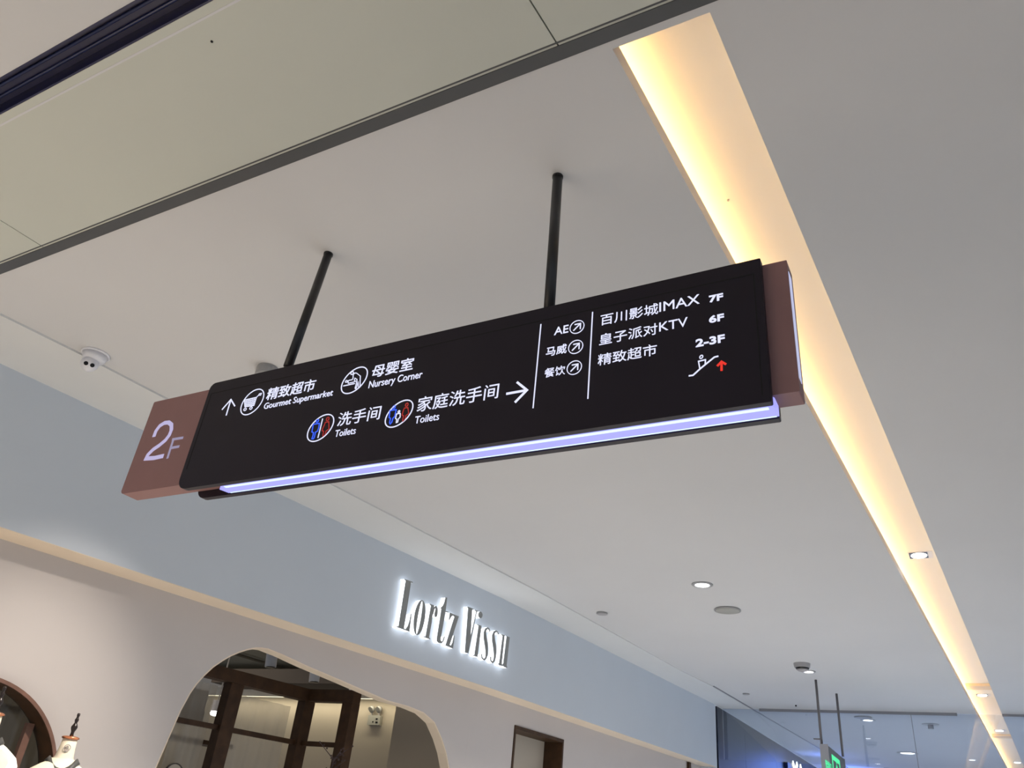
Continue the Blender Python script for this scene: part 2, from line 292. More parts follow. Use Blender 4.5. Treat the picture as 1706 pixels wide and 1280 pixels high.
# ------------------------------------------------------------------ shop interior
struct(raw('ceiling', *fbox_g(wp, -3, 11, -9.5, -.46, 3.72, 3.76), M['shopceil'])).name = 'ceiling.004'
YB = 11.0
struct(raw('wall_back', *box_g(-13, -4.45, YB, YB+.1, 0, 3.74), M['shopwall']))
struct(raw('wall_back', *fbox_g(wp, -3, 9.5, -9.4, -9.3, 0, 3.72), M['shopwall'])).name = 'wall_back.001'
ec = (-7.8043, 10.9, 3.2408)
struct(raw('trim_7', *box_g(ec[0], ec[0]+3, 10.55, YB-.001, 0, 3.70), M['shopwall']))
zc = 3.3185
struct(raw('ceiling', *box_g(-13, -4.5, 9.9, 10.72, zc+.02, zc+.20), M['ceil'])).name = 'ceiling.005'
struct(raw('trim_8', *box_g(-12.9, -8.3, 10.76, 10.84, zc+.03, zc+.06), M['coveshop']))
lamp('AREA', (-9.5, 10.80, zc+.0), 10, (1, .88, .62), 4.6, aim=(0, .25, -1), size_y=.06)
lamp('AREA', tuple(wp(3.6, -4.6, 3.6)), 16, WARM, 3.2, size_y=1.2)
lamp('AREA', tuple(wp(6.0, -2.5, 3.6)), 8, WARM, 1.2, size_y=.8)
lamp('SPOT', tuple(wp(1.2, 1.9, 3.70)), 230, (1, .88, .76), .08, aim=tuple(wp(.95, -.24, 1.55)-wp(1.2, 1.9, 3.70)), spot=52, blend=1)  # added spot with no fixture, gives the facade its soft glow
# walnut partition (runs along the shop front, then turns towards it)
OP = -1.4
K = [(3.026, 2.619), (4.1877, 2.5789), (3.3369, 2.5047), (3.4173, 2.2034), (4.1888, 2.1779), (2.8793, 2.2076), (3.4768, 1.899)]
zt = 2.555
kx = (4.3506, -1.0551, 2.6)
pt = empty('wooden_screen', tuple(wp(3.4, OP, 0)), 'dark walnut framed screen with sheer curtains inside the shop behind the large curved opening', 'screen')
uC = K[1][0]
def post(u, off, wd=.11): raw('post', *fbox_g(wp, u-wd/2, u+wd/2, off-.055, off+.055, 0, zt-.001), M['walnut'], pt)
raw('top_rail', *fbox_g(wp, .2, uC+.055, OP-.06, OP+.06, zt, zt+.105), M['walnut'], pt)
raw('top_rail', *fbox_g(lambda u, o, z: Vector((wp(uC, OP, 0).x, wp(uC, OP, 0).y, 0))+Vector((1, .03, 0))*u+Vector((0, 1, 0))*o+Vector((0, 0, z)), .06, .585, -.055, .055, zt, zt+.105), M['walnut'], pt)
p1u = K[2][0]; post(p1u, OP, .135); post(uC, OP, .12)
cB = wp(uC, OP, 0)
raw('post', *box_g(cB.x+.47, cB.x+.585, cB.y-.04, cB.y+.075, 0, zt-.001), M['walnut'], pt)
post(p1u-1.25, OP, .12)
zm = (K[3][1]+K[4][1])/2
raw('mid_rail', *fbox_g(wp, p1u+.07, uC-.06, OP-.02, OP+.02, zm-.02, zm+.02), M['walnut'], pt)
raw('mid_rail', *fbox_g(wp, p1u-1.19, p1u-.07, OP-.02, OP+.02, zm-.02, zm+.02), M['walnut'], pt)
raw('mid_rail', *box_g(cB.x+.06, cB.x+.47, cB.y-.02, cB.y+.02, zm-.02, zm+.02), M['walnut'], pt)
drape('curtain_panel', p1u+.12, uC-.10, OP-.10, .3, zt-.06, pt, .012, .14)
drape('curtain_panel', p1u-.42, p1u-.09, OP-.10, .3, zt-.03, pt, .012, .12)
# track lights and conduit under the shop ceiling
for i, (pa, ln) in enumerate((((450, 1097), .16), ((523, 1121), .15), ((588, 1145), .13))):
    pass
SP = [(-6.0395, 5.9735, 2.9424), (-6.1929, 6.8033, 2.9611), (-6.5634, 7.9409, 3.0226)]
for i, p in enumerate(SP):
    q = Vector(p); z0 = q.z
    t = empty('track_spotlight', (q.x, q.y, 3.72), ['white tube ceiling spotlight, leftmost of three inside the shop', 'white tube ceiling spotlight, middle of three inside the shop', 'white tube ceiling spotlight, farthest right of three inside the shop'][i], 'spotlight', 'tube spotlights under the shop ceiling')
    raw('stem', *cyl_g((q.x, q.y, 3.72), (q.x, q.y, z0+.10), .01, n=8), M['plast'], t)
    raw('tube', *cyl_g((q.x, q.y, z0+.11), (q.x+.02, q.y+.01, z0-.10), .055, n=20), M['plast'], t)
    raw('lens', *cyl_g((q.x+.02, q.y+.01, z0-.101), (q.x+.02, q.y+.01, z0-.106), .045, n=20), M['lens'], t)
cp = [(-9.9222, 8.9629, 3.62), (-9.6358, 9.5606, 3.62), (-9.8425, 10.7828, 3.62), (-9.826, 9.7359, 3.62), (-11.1365, 11.2569, 3.62), (-10.9954, 11.586, 3.62), (-9.6885, 10.4813, 3.62)]
for a, b, r, lb in ((0, 2, .022, 'long dark conduit pipe running under the shop ceiling'), (3, 4, .014, 'short thin pipe branching down left under the shop ceiling'), (5, 6, .014, 'short slanting pipe branching right under the shop ceiling')):
    va = Vector(cp[a]); vb = Vector(cp[b]); va.z = vb.z = 3.70-r
    tag(raw('ceiling_pipe', *cyl_g(va, vb, r, n=12), M['pipe'] if a == 0 else M['plastg']), lb, 'pipe')
bx = (-8.2362, 10.2624, 3.3)
tag(raw('ceiling_beam', *box_g(-9.3, -6.3, 8.2, 8.7, 3.10, 3.28), M['shopdark']), 'dark boxed ceiling beam inside the shop above the twin emergency lamp', 'beam')
# wall lamp behind the curtain
q = Vector((-7.7549, 7.0163, 2.5402))
t = empty('shop_downlight', tuple(q), 'small bright round lamp glowing behind the left curtain of the wooden screen', 'lamp')
raw('bulb', *lathe_g([(.0, -.03), (.045, -.02), (.055, 0), (.045, .02)], q), M['lamp'], t); raw('housing', *cyl_g(q+Vector((0, 0, .021)), q+Vector((0, 0, .14)), .06), M['plast'], t); raw('stem', *cyl_g(q+Vector((0, 0, .14)), (q.x, q.y, 3.72), .008, n=8), M['plastg'], t)
# shelf rail and dark cabinet glimpsed left
ca = [(-7.5021, 6.2793, 2.1737), (-7.3495, 6.4556, 2.1914)]
tag(raw('wall_shelf', *merge(fbox_g(wp, .9, 4.6, -3.2, -2.9, ca[0][2]-.02, ca[0][2]+.02)), M['walnut']), 'dark wooden shelf board behind the left end of the wooden screen', 'shelf')
cb = [(-7.4869, 6.2488, 2.5685), (-7.4767, 6.2738, 2.482)]
cbx = empty('wall_cabinet', tuple(wp(2.0, -3.3, cb[1][2])), 'dark cabinet band high on the shop wall left of the wooden screen', 'cabinet')
raw('upper_box', *fbox_g(wp, .5, 4.4, -3.6, -3.3, cb[0][2]-.06, cb[0][2]+.14), M['shopdark'], cbx); raw('lower_box', *fbox_g(wp, .5, 4.4, -3.6, -3.28, cb[1][2]-.13, cb[1][2]+.02), M['walnut'], cbx)
# emergency twin lamp on the shop back wall
e = (-8.475, 10.98, 3.0769)
em = empty('emergency_light', (e[0], 10.99, e[2]), 'grey twin-head emergency light on the shop wall seen through the large curved opening', 'light')
raw('body', *box_g(e[0]-.13, e[0]+.11, 10.93, 10.995, e[2]-.10, e[2]+.045), M['speaker'], em)
for dx in (-.085, .06):
    hd = raw('lamp_head', *lathe_g([(.0, -.035), (.045, -.03), (.052, .0), (.052, .012), (.0, .016)], (e[0]+dx, 10.93, e[2]+.135), (0, -1, -.25), n=24), M['ring'], em, True)
    raw('lens', *cyl_g((e[0]+dx, 10.892, e[2]+.131), (e[0]+dx, 10.889, e[2]+.129), .040, n=24), M['speaker'], hd)
    raw('neck', *cyl_g((e[0]+dx, 10.95, e[2]+.045), (e[0]+dx, 10.95, e[2]+.10), .014, n=10), M['plastg'], em)
for dx, dz, wd in ((.03, -.02, .035), (-.03, -.065, .02), (.035, -.07, .04)):
    raw('indicator', *box_g(e[0]+dx, e[0]+dx+wd, 10.926, 10.93, e[2]+dz, e[2]+dz+.022), M['lens'], em)
# dried branch
bp_ = Vector((-4.4865, 5.356, 0)); br = empty('dried_branch', (bp_.x, bp_.y, 1.2), 'dark spindly dried branch beside the right post of the wooden screen', 'plant')
bt = Vector((-4.4865, 5.356, 2.0294)); vs = []
parts_ = [cyl_g((bt.x, bt.y, 1.0), bt, .006, .004, 6)]
for i in range(16):
    a = random.uniform(0, 2*PI); z = random.uniform(-.2, .05); ln = random.uniform(.06, .16)
    s0 = bt+Vector((0, 0, z-.04)); s1 = s0+Vector((math.cos(a)*ln, math.sin(a)*ln, ln*.7)); parts_.append(cyl_g(s0, s1, .004, .002, 5))
    for k in range(4):
        c_ = s0.lerp(s1, .3+.23*k)+Vector((random.uniform(-.02, .02), random.uniform(-.02, .02), random.uniform(-.01, .02))); parts_.append(lathe_g([(.0, -.008), (.009, 0), (.0, .009)], c_, n=6))
raw('twigs', *merge(*parts_), M['twig'], br)['kind'] = 'stuff'
# round mirror edge + twig at lower left of opening
mq = Vector((-5.7625, 4.9513, 1.795))
mr = empty('round_mirror', tuple(mq), 'pale round mirror with dark rim at the lower left of the large opening', 'mirror')
raw('rim', *ring_g(mq, .085, .077, -.01, .01, tuple(N1)), M['shopdark'], mr); raw('glass', *cyl_g(mq-N1*.008, mq+N1*.004, .0765, n=32), M['shopwall'], mr)

# ================================================================== HANGING SIGN
YF = 1.8005        # front face of the black panel
fz = lambda a, b, t: (a, t, b)
sgn = empty('hanging_sign', (-1.45, 1.88, H), 'long black lit direction sign with brown ends hanging on two black rods', 'sign')
X0, X1, Z0, Z1 = -2.507, -.326, 2.627, 3.097
Z0 = 2.6171; Z1 = 3.081; X0 = -2.5067; X1 = -0.321
def rpoly(x0, x1, z0, z1, r_bl, r_tl, r_tr=.004, r_br=.004, k=6):
    p = []
    for cx, cz, a0, r in ((x0+r_bl, z0+r_bl, PI, r_bl), (x1-r_br, z0+r_br, 1.5*PI, r_br), (x1-r_tr, z1-r_tr, 0, r_tr), (x0+r_tl, z1-r_tl, .5*PI, r_tl)):
        p += [(cx+r*math.cos(a0+i*PI/2/k), cz+r*math.sin(a0+i*PI/2/k)) for i in range(k+1)]
    return p
fp = bevel(raw('front_panel', *prism_g(rpoly(X0, X1, Z0, Z1, .045, .028), fz, YF, YF+.022), M['black'], sgn), .006, 3)
bevel(raw('back_panel', *prism_g(rpoly(X0, X1, Z0, Z1, .045, .028), fz, YF+.095, YF+.117), M['black'], sgn), .006, 3)
bx0 = -2.8727; bx1 = -0.2543
bz0 = 2.6475; bz1 = 3.0715
bb = bevel(raw('end_box', *prism_g(rpoly(bx0, bx1, bz0, bz1, .018, .006, .003, .004), fz, YF+.0225, YF+.0945), M['brown'], sgn), .003, 2)
# translucent light slit on the right end
raw('side_light', *box_g(bx1-.001, bx1+.0015, YF+.030, YF+.066, bz0+.045, bz1-.035), M['sideled'], bb)
# light channel under the panels
lx0 = -2.3019; lx1 = X1-.004
raw('light_channel', *prism_g([(lx0+.012, YF+.024), (lx1, YF+.024), (lx1+.006, YF+.035), (lx1+.006, YF+.082), (lx0-.012, YF+.082), (lx0-.022, YF+.045)], lambda a, b, t: (a, b, t), Z0-.0005, bz0-.001), M['led'], sgn)
raw('light_line', *box_g(lx0+.02, lx1-.01, YF+.026, YF+.038, Z0-.002, Z0-.0006), M['ledhot'], sgn)
raw('light_line', *box_g(lx0+.0, lx1-.0, YF+.078, YF+.082, Z0-.002, Z0-.0006), M['ledhot'], sgn)
# face plate and its shadow gap
g0, g1, gz1 = -2.4856, -0.3423, 3.0311
gz0 = 2.699
raw('shadow_gap', *merge(box_g(g0, g1, YF-.0008, YF+.001, gz1-.0018, gz1+.0008), box_g(g0-.0016, g0+.0016, YF-.0008, YF+.001, gz0, gz1), box_g(g1-.0014, g1+.0014, YF-.0008, YF+.001, gz0-.06, gz1)), M['gap'], fp)
def sign_text(s, x0, x1, z0, z1, m='white', bold=.0, par=None, y=None):
    yy = YF if y is None else y
    return raw('lettering', *text_g(s, x0, x1, z0, z1, fz, yy-.0016, yy+.0005, bold), M[m], par or fp)
def st(pts, wd, m='white', closed=False, par=None, y=None, name='pictogram'):
    yy = YF if y is None else y; wd = wd*(.86 if par is None else 1)
    return raw(name, *stroke_g(pts, wd, fz, yy-.0016, yy+.0005, closed), M[m], par or fp)
def bb2(a, b, c, d):   # ink box from four measured corners (bottom left, bottom right, top left, top right)
    return ((a[0]+c[0])/2, (b[0]+d[0])/2, (a[1]+b[1])/2, (c[1]+d[1])/2)
T = [('精致超市', [(-2.157, 2.9437), (-1.9246, 2.9395), (-2.1646, 2.9997), (-1.9206, 2.9902)], .006),
     ('Gourmet Supermarket', [(-2.1565, 2.894), (-1.8242, 2.897), (-2.1611, 2.9296), (-1.8267, 2.9308)], .004),
     ('母婴室', [(-1.6653, 2.9497), (-1.486, 2.9391), (-1.66, 2.9989), (-1.4877, 2.9933)], .006),
     ('Nursery Corner', [(-1.6639, 2.8953), (-1.4393, 2.8941), (-1.6656, 2.9351), (-1.4412, 2.9298)], .004),
     ('洗手间', [(-1.7705, 2.7708), (-1.5854, 2.7698), (-1.7714, 2.8248), (-1.5902, 2.8227)], .0),
     ('Toilets', [(-1.7692, 2.7294), (-1.6782, 2.7291), (-1.7696, 2.7555), (-1.6804, 2.7556)], .0),
     ('家庭洗手间', [(-1.4359, 2.7723), (-1.1323, 2.7696), (-1.4381, 2.8283), (-1.1337, 2.8241)], .0),
     ('Toilets', [(-1.4367, 2.7292), (-1.3418, 2.7278), (-1.4371, 2.7548), (-1.3446, 2.7554)], .0),
     ('AE', [(-0.9561, 2.9639), (-0.9063, 2.9625), (-0.9548, 2.9925), (-0.908, 2.9914)], .004),
     ('马威', [(-0.9781, 2.8902), (-0.9081, 2.8867), (-0.9775, 2.9258), (-0.9085, 2.9194)], .006),
     ('餐饮', [(-0.9768, 2.8138), (-0.9084, 2.8112), (-0.9761, 2.8469), (-0.9076, 2.8431)], .0),
     ('百川影城', [(-0.8005, 2.9607), (-0.6196, 2.9633), (-0.8011, 3.0028), (-0.6191, 3.001)], .0),
     ('IMAX', [(-0.616, 2.9689), (-0.4974, 2.9666), (-0.6155, 3.0012), (-0.4961, 3.0002)], .0),
     ('皇子派对', [(-0.8028, 2.8922), (-0.6221, 2.8901), (-0.7999, 2.932), (-0.6211, 2.9286)], .0),
     ('KTV', [(-0.6163, 2.8969), (-0.5339, 2.8995), (-0.6157, 2.9277), (-0.5317, 2.9301)], .0),
     ('精致超市', [(-0.8039, 2.8227), (-0.6244, 2.8181), (-0.8022, 2.8616), (-0.6216, 2.858)], .0),
     ('7F', [(-0.47, 2.9627), (-0.4304, 2.9629), (-0.4689, 2.9866), (-0.4288, 2.9868)], .03),
     ('6F', [(-0.4722, 2.8924), (-0.4307, 2.8932), (-0.471, 2.9168), (-0.4288, 2.9171)], .03),
     ('2-3F', [(-0.5118, 2.8218), (-0.4316, 2.8208), (-0.5104, 2.8474), (-0.4292, 2.8468)], .03)]
for s, c, b in T: sign_text(s, *bb2(*c), bold=b)
sw = .0042
def circ(pts, m='white', wd=.0042): return st(pts, wd, m, True)
# cart
O = (395, 640)
circ([(-2.2214, 3.0023), (-2.2131, 3.0013), (-2.2052, 2.9989), (-2.198, 2.9953), (-2.1917, 2.9905), (-2.1863, 2.9847), (-2.182, 2.978), (-2.179, 2.9706), (-2.1772, 2.9626), (-2.1768, 2.9543), (-2.1777, 2.9459), (-2.1798, 2.9376), (-2.1833, 2.9295), (-2.1878, 2.9218), (-2.1934, 2.9149), (-2.1999, 2.9087), (-2.2072, 2.9034), (-2.2151, 2.8993), (-2.2233, 2.8963), (-2.2318, 2.8946), (-2.2402, 2.8942), (-2.2484, 2.8951), (-2.2563, 2.8972), (-2.2635, 2.9007), (-2.27, 2.9053), (-2.2755, 2.911), (-2.2799, 2.9176), (-2.2831, 2.9249), (-2.2851, 2.9329), (-2.2857, 2.9413), (-2.2849, 2.9498), (-2.2828, 2.9583), (-2.2794, 2.9666), (-2.2748, 2.9744), (-2.2691, 2.9816), (-2.2625, 2.9879), (-2.255, 2.9932), (-2.247, 2.9974), (-2.2385, 3.0004), (-2.2299, 3.002)], wd=.0046)
st([(-2.2776, 2.9644), (-2.2157, 2.9653), (-2.2166, 2.9304), (-2.2639, 2.933)], .0045, closed=True)
for k in range(1, 4):
    a = [(-2.2773, 2.9644), (-2.2157, 2.9653), (-2.2639, 2.933), (-2.2166, 2.9304)]
    t = k/4; p = [((a[0][0]*(1-t)+a[2][0]*t), (a[0][1]*(1-t)+a[2][1]*t)), ((a[1][0]*(1-t)+a[3][0]*t), (a[1][1]*(1-t)+a[3][1]*t))]
    st(p, .0030)
for k in range(1, 7):
    t = k/7; p = [((a[0][0]*(1-t)+a[1][0]*t), (a[0][1]*(1-t)+a[1][1]*t)), ((a[2][0]*(1-t)+a[3][0]*t), (a[2][1]*(1-t)+a[3][1]*t))]
    st(p, .0026)
st([(-2.2157, 2.9653), (-2.2069, 2.9737), (-2.2046, 2.9794), (-2.1943, 2.9794), (-2.196, 2.9717), (-2.2059, 2.9728)], .0036)
circ([(-2.2589, 2.9261), (-2.2564, 2.9255), (-2.2544, 2.9242), (-2.253, 2.9223), (-2.2526, 2.9201), (-2.253, 2.918), (-2.2544, 2.9162), (-2.2565, 2.9151), (-2.2589, 2.9148), (-2.2613, 2.9154), (-2.2634, 2.9167), (-2.2647, 2.9186), (-2.2652, 2.9208), (-2.2647, 2.9229), (-2.2634, 2.9247), (-2.2613, 2.9258)], wd=.0038); circ([(-2.2282, 2.9264), (-2.2258, 2.9258), (-2.2238, 2.9245), (-2.2224, 2.9226), (-2.222, 2.9204), (-2.2225, 2.9183), (-2.2238, 2.9166), (-2.2259, 2.9155), (-2.2283, 2.9152), (-2.2307, 2.9157), (-2.2327, 2.917), (-2.2341, 2.9189), (-2.2345, 2.9211), (-2.234, 2.9232), (-2.2327, 2.925), (-2.2306, 2.9261)], wd=.0038)
# nursery
circ([(-1.7226, 3.0018), (-1.7145, 3.0007), (-1.7071, 2.9984), (-1.7004, 2.9948), (-1.6947, 2.9902), (-1.69, 2.9846), (-1.6865, 2.9782), (-1.6843, 2.971), (-1.6834, 2.9634), (-1.6837, 2.9555), (-1.6854, 2.9475), (-1.6884, 2.9396), (-1.6925, 2.9319), (-1.6977, 2.9247), (-1.7039, 2.918), (-1.7109, 2.9122), (-1.7185, 2.9073), (-1.7266, 2.9034), (-1.735, 2.9007), (-1.7434, 2.8991), (-1.7517, 2.8988), (-1.7597, 2.8997), (-1.7672, 2.9019), (-1.7739, 2.9053), (-1.7798, 2.9097), (-1.7846, 2.9152), (-1.7883, 2.9216), (-1.7907, 2.9287), (-1.7918, 2.9363), (-1.7916, 2.9443), (-1.79, 2.9524), (-1.7871, 2.9605), (-1.7829, 2.9684), (-1.7777, 2.9758), (-1.7714, 2.9826), (-1.7642, 2.9885), (-1.7564, 2.9935), (-1.7481, 2.9974), (-1.7396, 3.0002), (-1.731, 3.0016)], wd=.0046)
circ([(-1.7552, 2.9896), (-1.7532, 2.9891), (-1.7515, 2.9879), (-1.7503, 2.9862), (-1.7497, 2.9842), (-1.7499, 2.9821), (-1.7507, 2.9802), (-1.7522, 2.9787), (-1.754, 2.9777), (-1.7561, 2.9775), (-1.758, 2.978), (-1.7598, 2.9792), (-1.761, 2.9809), (-1.7615, 2.9829), (-1.7614, 2.985), (-1.7605, 2.9869), (-1.7591, 2.9884), (-1.7573, 2.9893)], wd=.0036); circ([(-1.7735, 2.9568), (-1.7716, 2.9562), (-1.7701, 2.955), (-1.7693, 2.9532), (-1.7695, 2.9514), (-1.7705, 2.9497), (-1.7721, 2.9486), (-1.7741, 2.9483), (-1.776, 2.9488), (-1.7775, 2.95), (-1.7782, 2.9518), (-1.7781, 2.9537), (-1.7771, 2.9553), (-1.7755, 2.9564)], wd=.0032)
st([(-1.7632, 2.9423), (-1.7663, 2.9517), (-1.7622, 2.9547), (-1.7484, 2.9546), (-1.7457, 2.9604), (-1.749, 2.9762), (-1.7427, 2.9814), (-1.7355, 2.9799), (-1.7136, 2.963), (-1.7083, 2.9357), (-1.7032, 2.9174), (-1.7092, 2.9141), (-1.7182, 2.9401), (-1.7187, 2.9227), (-1.7215, 2.9121), (-1.7257, 2.9153), (-1.7242, 2.9312), (-1.7258, 2.9515), (-1.7364, 2.9586), (-1.738, 2.9514), (-1.731, 2.945), (-1.7413, 2.9426), (-1.7632, 2.9423)], .0036)
st([(-1.7835, 2.9354), (-1.7321, 2.9358)], .0042)
# toilets
circ([(-1.8304, 2.8275), (-1.8221, 2.8266), (-1.8145, 2.8245), (-1.8076, 2.8212), (-1.8016, 2.8168), (-1.7966, 2.8115), (-1.7929, 2.8053), (-1.7904, 2.7984), (-1.7892, 2.791), (-1.7893, 2.7833), (-1.7908, 2.7755), (-1.7936, 2.7676), (-1.7976, 2.76), (-1.8027, 2.7528), (-1.8088, 2.7462), (-1.8158, 2.7404), (-1.8234, 2.7354), (-1.8316, 2.7314), (-1.8401, 2.7285), (-1.8486, 2.7268), (-1.8571, 2.7262), (-1.8653, 2.727), (-1.873, 2.7289), (-1.88, 2.732), (-1.8861, 2.7362), (-1.8912, 2.7414), (-1.8951, 2.7475), (-1.8978, 2.7544), (-1.8992, 2.7618), (-1.8992, 2.7696), (-1.8978, 2.7776), (-1.8951, 2.7856), (-1.8911, 2.7933), (-1.8859, 2.8007), (-1.8797, 2.8075), (-1.8725, 2.8135), (-1.8647, 2.8185), (-1.8563, 2.8226), (-1.8477, 2.8254), (-1.839, 2.8271)], wd=.0044)
st([(-1.8449, 2.8138), (-1.8444, 2.7728), (-1.8449, 2.7378)], .0040)
circ([(-1.8671, 2.8138), (-1.8649, 2.8134), (-1.8632, 2.8121), (-1.8621, 2.8103), (-1.8618, 2.8081), (-1.8624, 2.806), (-1.8637, 2.8043), (-1.8656, 2.8031), (-1.8678, 2.8028), (-1.87, 2.8033), (-1.8717, 2.8045), (-1.8728, 2.8064), (-1.8731, 2.8085), (-1.8725, 2.8106), (-1.8712, 2.8123), (-1.8693, 2.8135)], 'blue', .0038)
MAN = [(-1.8833, 2.7969), (-1.8546, 2.7966), (-1.8527, 2.78), (-1.8542, 2.7659), (-1.863, 2.7625), (-1.8623, 2.7433), (-1.8647, 2.7371), (-1.8726, 2.7383), (-1.871, 2.7517), (-1.872, 2.7626), (-1.8808, 2.7663), (-1.8812, 2.7796)]
st(MAN, .0042, 'blue', True)
circ([(-1.82, 2.8152), (-1.8177, 2.8146), (-1.8159, 2.8129), (-1.8147, 2.8106), (-1.8143, 2.8078), (-1.8149, 2.8051), (-1.8162, 2.8028), (-1.8182, 2.8013), (-1.8204, 2.8008), (-1.8226, 2.8014), (-1.8245, 2.8031), (-1.8257, 2.8054), (-1.826, 2.8082), (-1.8255, 2.811), (-1.8242, 2.8133), (-1.8222, 2.8148)], 'red', .0036)
st([(-1.8275, 2.7959), (-1.8116, 2.7958), (-1.8029, 2.7664), (-1.814, 2.7598), (-1.815, 2.7434), (-1.822, 2.7391), (-1.8249, 2.7449), (-1.8255, 2.7615), (-1.8337, 2.764), (-1.8322, 2.7757), (-1.8292, 2.7848)], .0036, 'red', True)
# family
circ([(-1.4908, 2.8258), (-1.4833, 2.8249), (-1.4763, 2.8229), (-1.4702, 2.8197), (-1.4649, 2.8155), (-1.4608, 2.8105), (-1.4578, 2.8046), (-1.4561, 2.7981), (-1.4556, 2.7911), (-1.4564, 2.7838), (-1.4584, 2.7764), (-1.4617, 2.769), (-1.466, 2.7618), (-1.4714, 2.755), (-1.4777, 2.7488), (-1.4846, 2.7433), (-1.4922, 2.7386), (-1.5001, 2.7349), (-1.5082, 2.7322), (-1.5164, 2.7306), (-1.5243, 2.7302), (-1.5319, 2.7309), (-1.5388, 2.7328), (-1.5451, 2.7358), (-1.5504, 2.7398), (-1.5547, 2.7448), (-1.5579, 2.7506), (-1.5598, 2.7571), (-1.5604, 2.7641), (-1.5597, 2.7715), (-1.5578, 2.779), (-1.5546, 2.7866), (-1.5502, 2.7939), (-1.5447, 2.8008), (-1.5383, 2.8072), (-1.5312, 2.8128), (-1.5235, 2.8175), (-1.5154, 2.8213), (-1.5071, 2.8239), (-1.4988, 2.8254)], wd=.0044)
circ([(-1.5338, 2.8118), (-1.5318, 2.8113), (-1.5302, 2.8101), (-1.5293, 2.8084), (-1.5291, 2.8064), (-1.5298, 2.8044), (-1.5312, 2.8028), (-1.533, 2.8017), (-1.5351, 2.8014), (-1.5371, 2.8018), (-1.5386, 2.803), (-1.5396, 2.8048), (-1.5397, 2.8068), (-1.5391, 2.8088), (-1.5377, 2.8104), (-1.5359, 2.8115)], 'blue', .0040)
st([(-1.5492, 2.7963), (-1.5227, 2.7954), (-1.5231, 2.785), (-1.5235, 2.7691), (-1.5299, 2.7644), (-1.5312, 2.7498), (-1.5367, 2.7439), (-1.5403, 2.749), (-1.5402, 2.7661), (-1.5466, 2.7694), (-1.5473, 2.7844)], .0042, 'blue', True)
circ([(-1.5092, 2.7897), (-1.5077, 2.7893), (-1.5067, 2.7881), (-1.5063, 2.7865), (-1.5066, 2.7847), (-1.5075, 2.7831), (-1.5089, 2.782), (-1.5105, 2.7817), (-1.5119, 2.7821), (-1.513, 2.7833), (-1.5134, 2.7849), (-1.5131, 2.7867), (-1.5121, 2.7883), (-1.5107, 2.7894)], 'white', .0034)
st([(-1.518, 2.7785), (-1.5031, 2.7783), (-1.5006, 2.7631), (-1.5064, 2.7583), (-1.5069, 2.746), (-1.5123, 2.7451), (-1.5132, 2.7583), (-1.5188, 2.7615), (-1.5182, 2.7705)], .0036, 'white', True)
circ([(-1.4819, 2.8133), (-1.48, 2.8128), (-1.4784, 2.8113), (-1.4774, 2.8092), (-1.4772, 2.8067), (-1.4778, 2.8043), (-1.4791, 2.8023), (-1.4808, 2.801), (-1.4829, 2.8006), (-1.4848, 2.8011), (-1.4864, 2.8026), (-1.4874, 2.8047), (-1.4876, 2.8071), (-1.487, 2.8096), (-1.4858, 2.8116), (-1.484, 2.8129)], 'red', .0038)
st([(-1.4893, 2.7955), (-1.4758, 2.7955), (-1.4694, 2.7784), (-1.4684, 2.7703), (-1.4774, 2.7661), (-1.4787, 2.7482), (-1.4844, 2.7435), (-1.4875, 2.7496), (-1.4873, 2.7672), (-1.4939, 2.7694), (-1.493, 2.7801), (-1.4917, 2.789)], .0036, 'red', True)
# arrows
def arrow(a, b, c, wd, m='white', nm='arrow'):
    raw(nm, *merge(stroke_g(a, wd, fz, YF-.0016, YF+.0005), stroke_g(b+[a[0]]+c, wd, fz, YF-.0017, YF+.0005)), M[m], fp)
arrow([(-2.3569, 2.9809), (-2.3557, 2.9101)], [(-2.3906, 2.9411)], [(-2.3224, 2.9455)], .0052)
arrow([(-1.0324, 2.7804), (-1.1039, 2.7803)], [(-1.0702, 2.8159)], [(-1.0699, 2.7439)], .0075)
for k, (cc, s) in enumerate((((961.3, 545), 1), ((959.2, 578.3), 1), ((956.9, 612.9), 1))):
    pass
CA = [(-0.8783, 2.9765), (-0.8784, 2.9034), (-0.8784, 2.8296)]
for cx, cz in CA:
    r = .0235; circ([(cx+r*math.cos(2*PI*i/36), cz+r*math.sin(2*PI*i/36)) for i in range(36)], wd=.0028)
    arrow([(cx+.0115, cz+.0105), (cx-.0115, cz-.0115)], [(cx-.0085, cz+.0105)], [(cx+.0115, cz-.0105)], .0034)
for p, q in ([(-1.0057, 3.0171), (-1.005, 2.7134)], [(-0.8288, 3.0204), (-0.8285, 2.7142)]): st([((p[0]+q[0])/2, p[1]), ((p[0]+q[0])/2, q[1])], .0040, name='divider_line')
# escalator pictogram and red arrow
st([(-0.5323, 2.7334), (-0.5204, 2.733), (-0.5087, 2.7428), (-0.4998, 2.7503), (-0.4608, 2.7787), (-0.4498, 2.7796)], .0046)
circ([(-0.4952, 2.7921), (-0.4935, 2.7916), (-0.4924, 2.7901), (-0.4921, 2.7881), (-0.4926, 2.7858), (-0.4939, 2.7838), (-0.4957, 2.7824), (-0.4976, 2.7819), (-0.4993, 2.7825), (-0.5004, 2.7839), (-0.5008, 2.786), (-0.5003, 2.7882), (-0.499, 2.7902), (-0.4972, 2.7916)], wd=.0030)
st([(-0.5012, 2.7494), (-0.5044, 2.7744), (-0.4852, 2.7757), (-0.4863, 2.7605)], .0038)
arrow([(-0.442, 2.7603), (-0.443, 2.7318)], [(-0.454, 2.7487)], [(-0.4302, 2.7494)], .0062, 'redl')
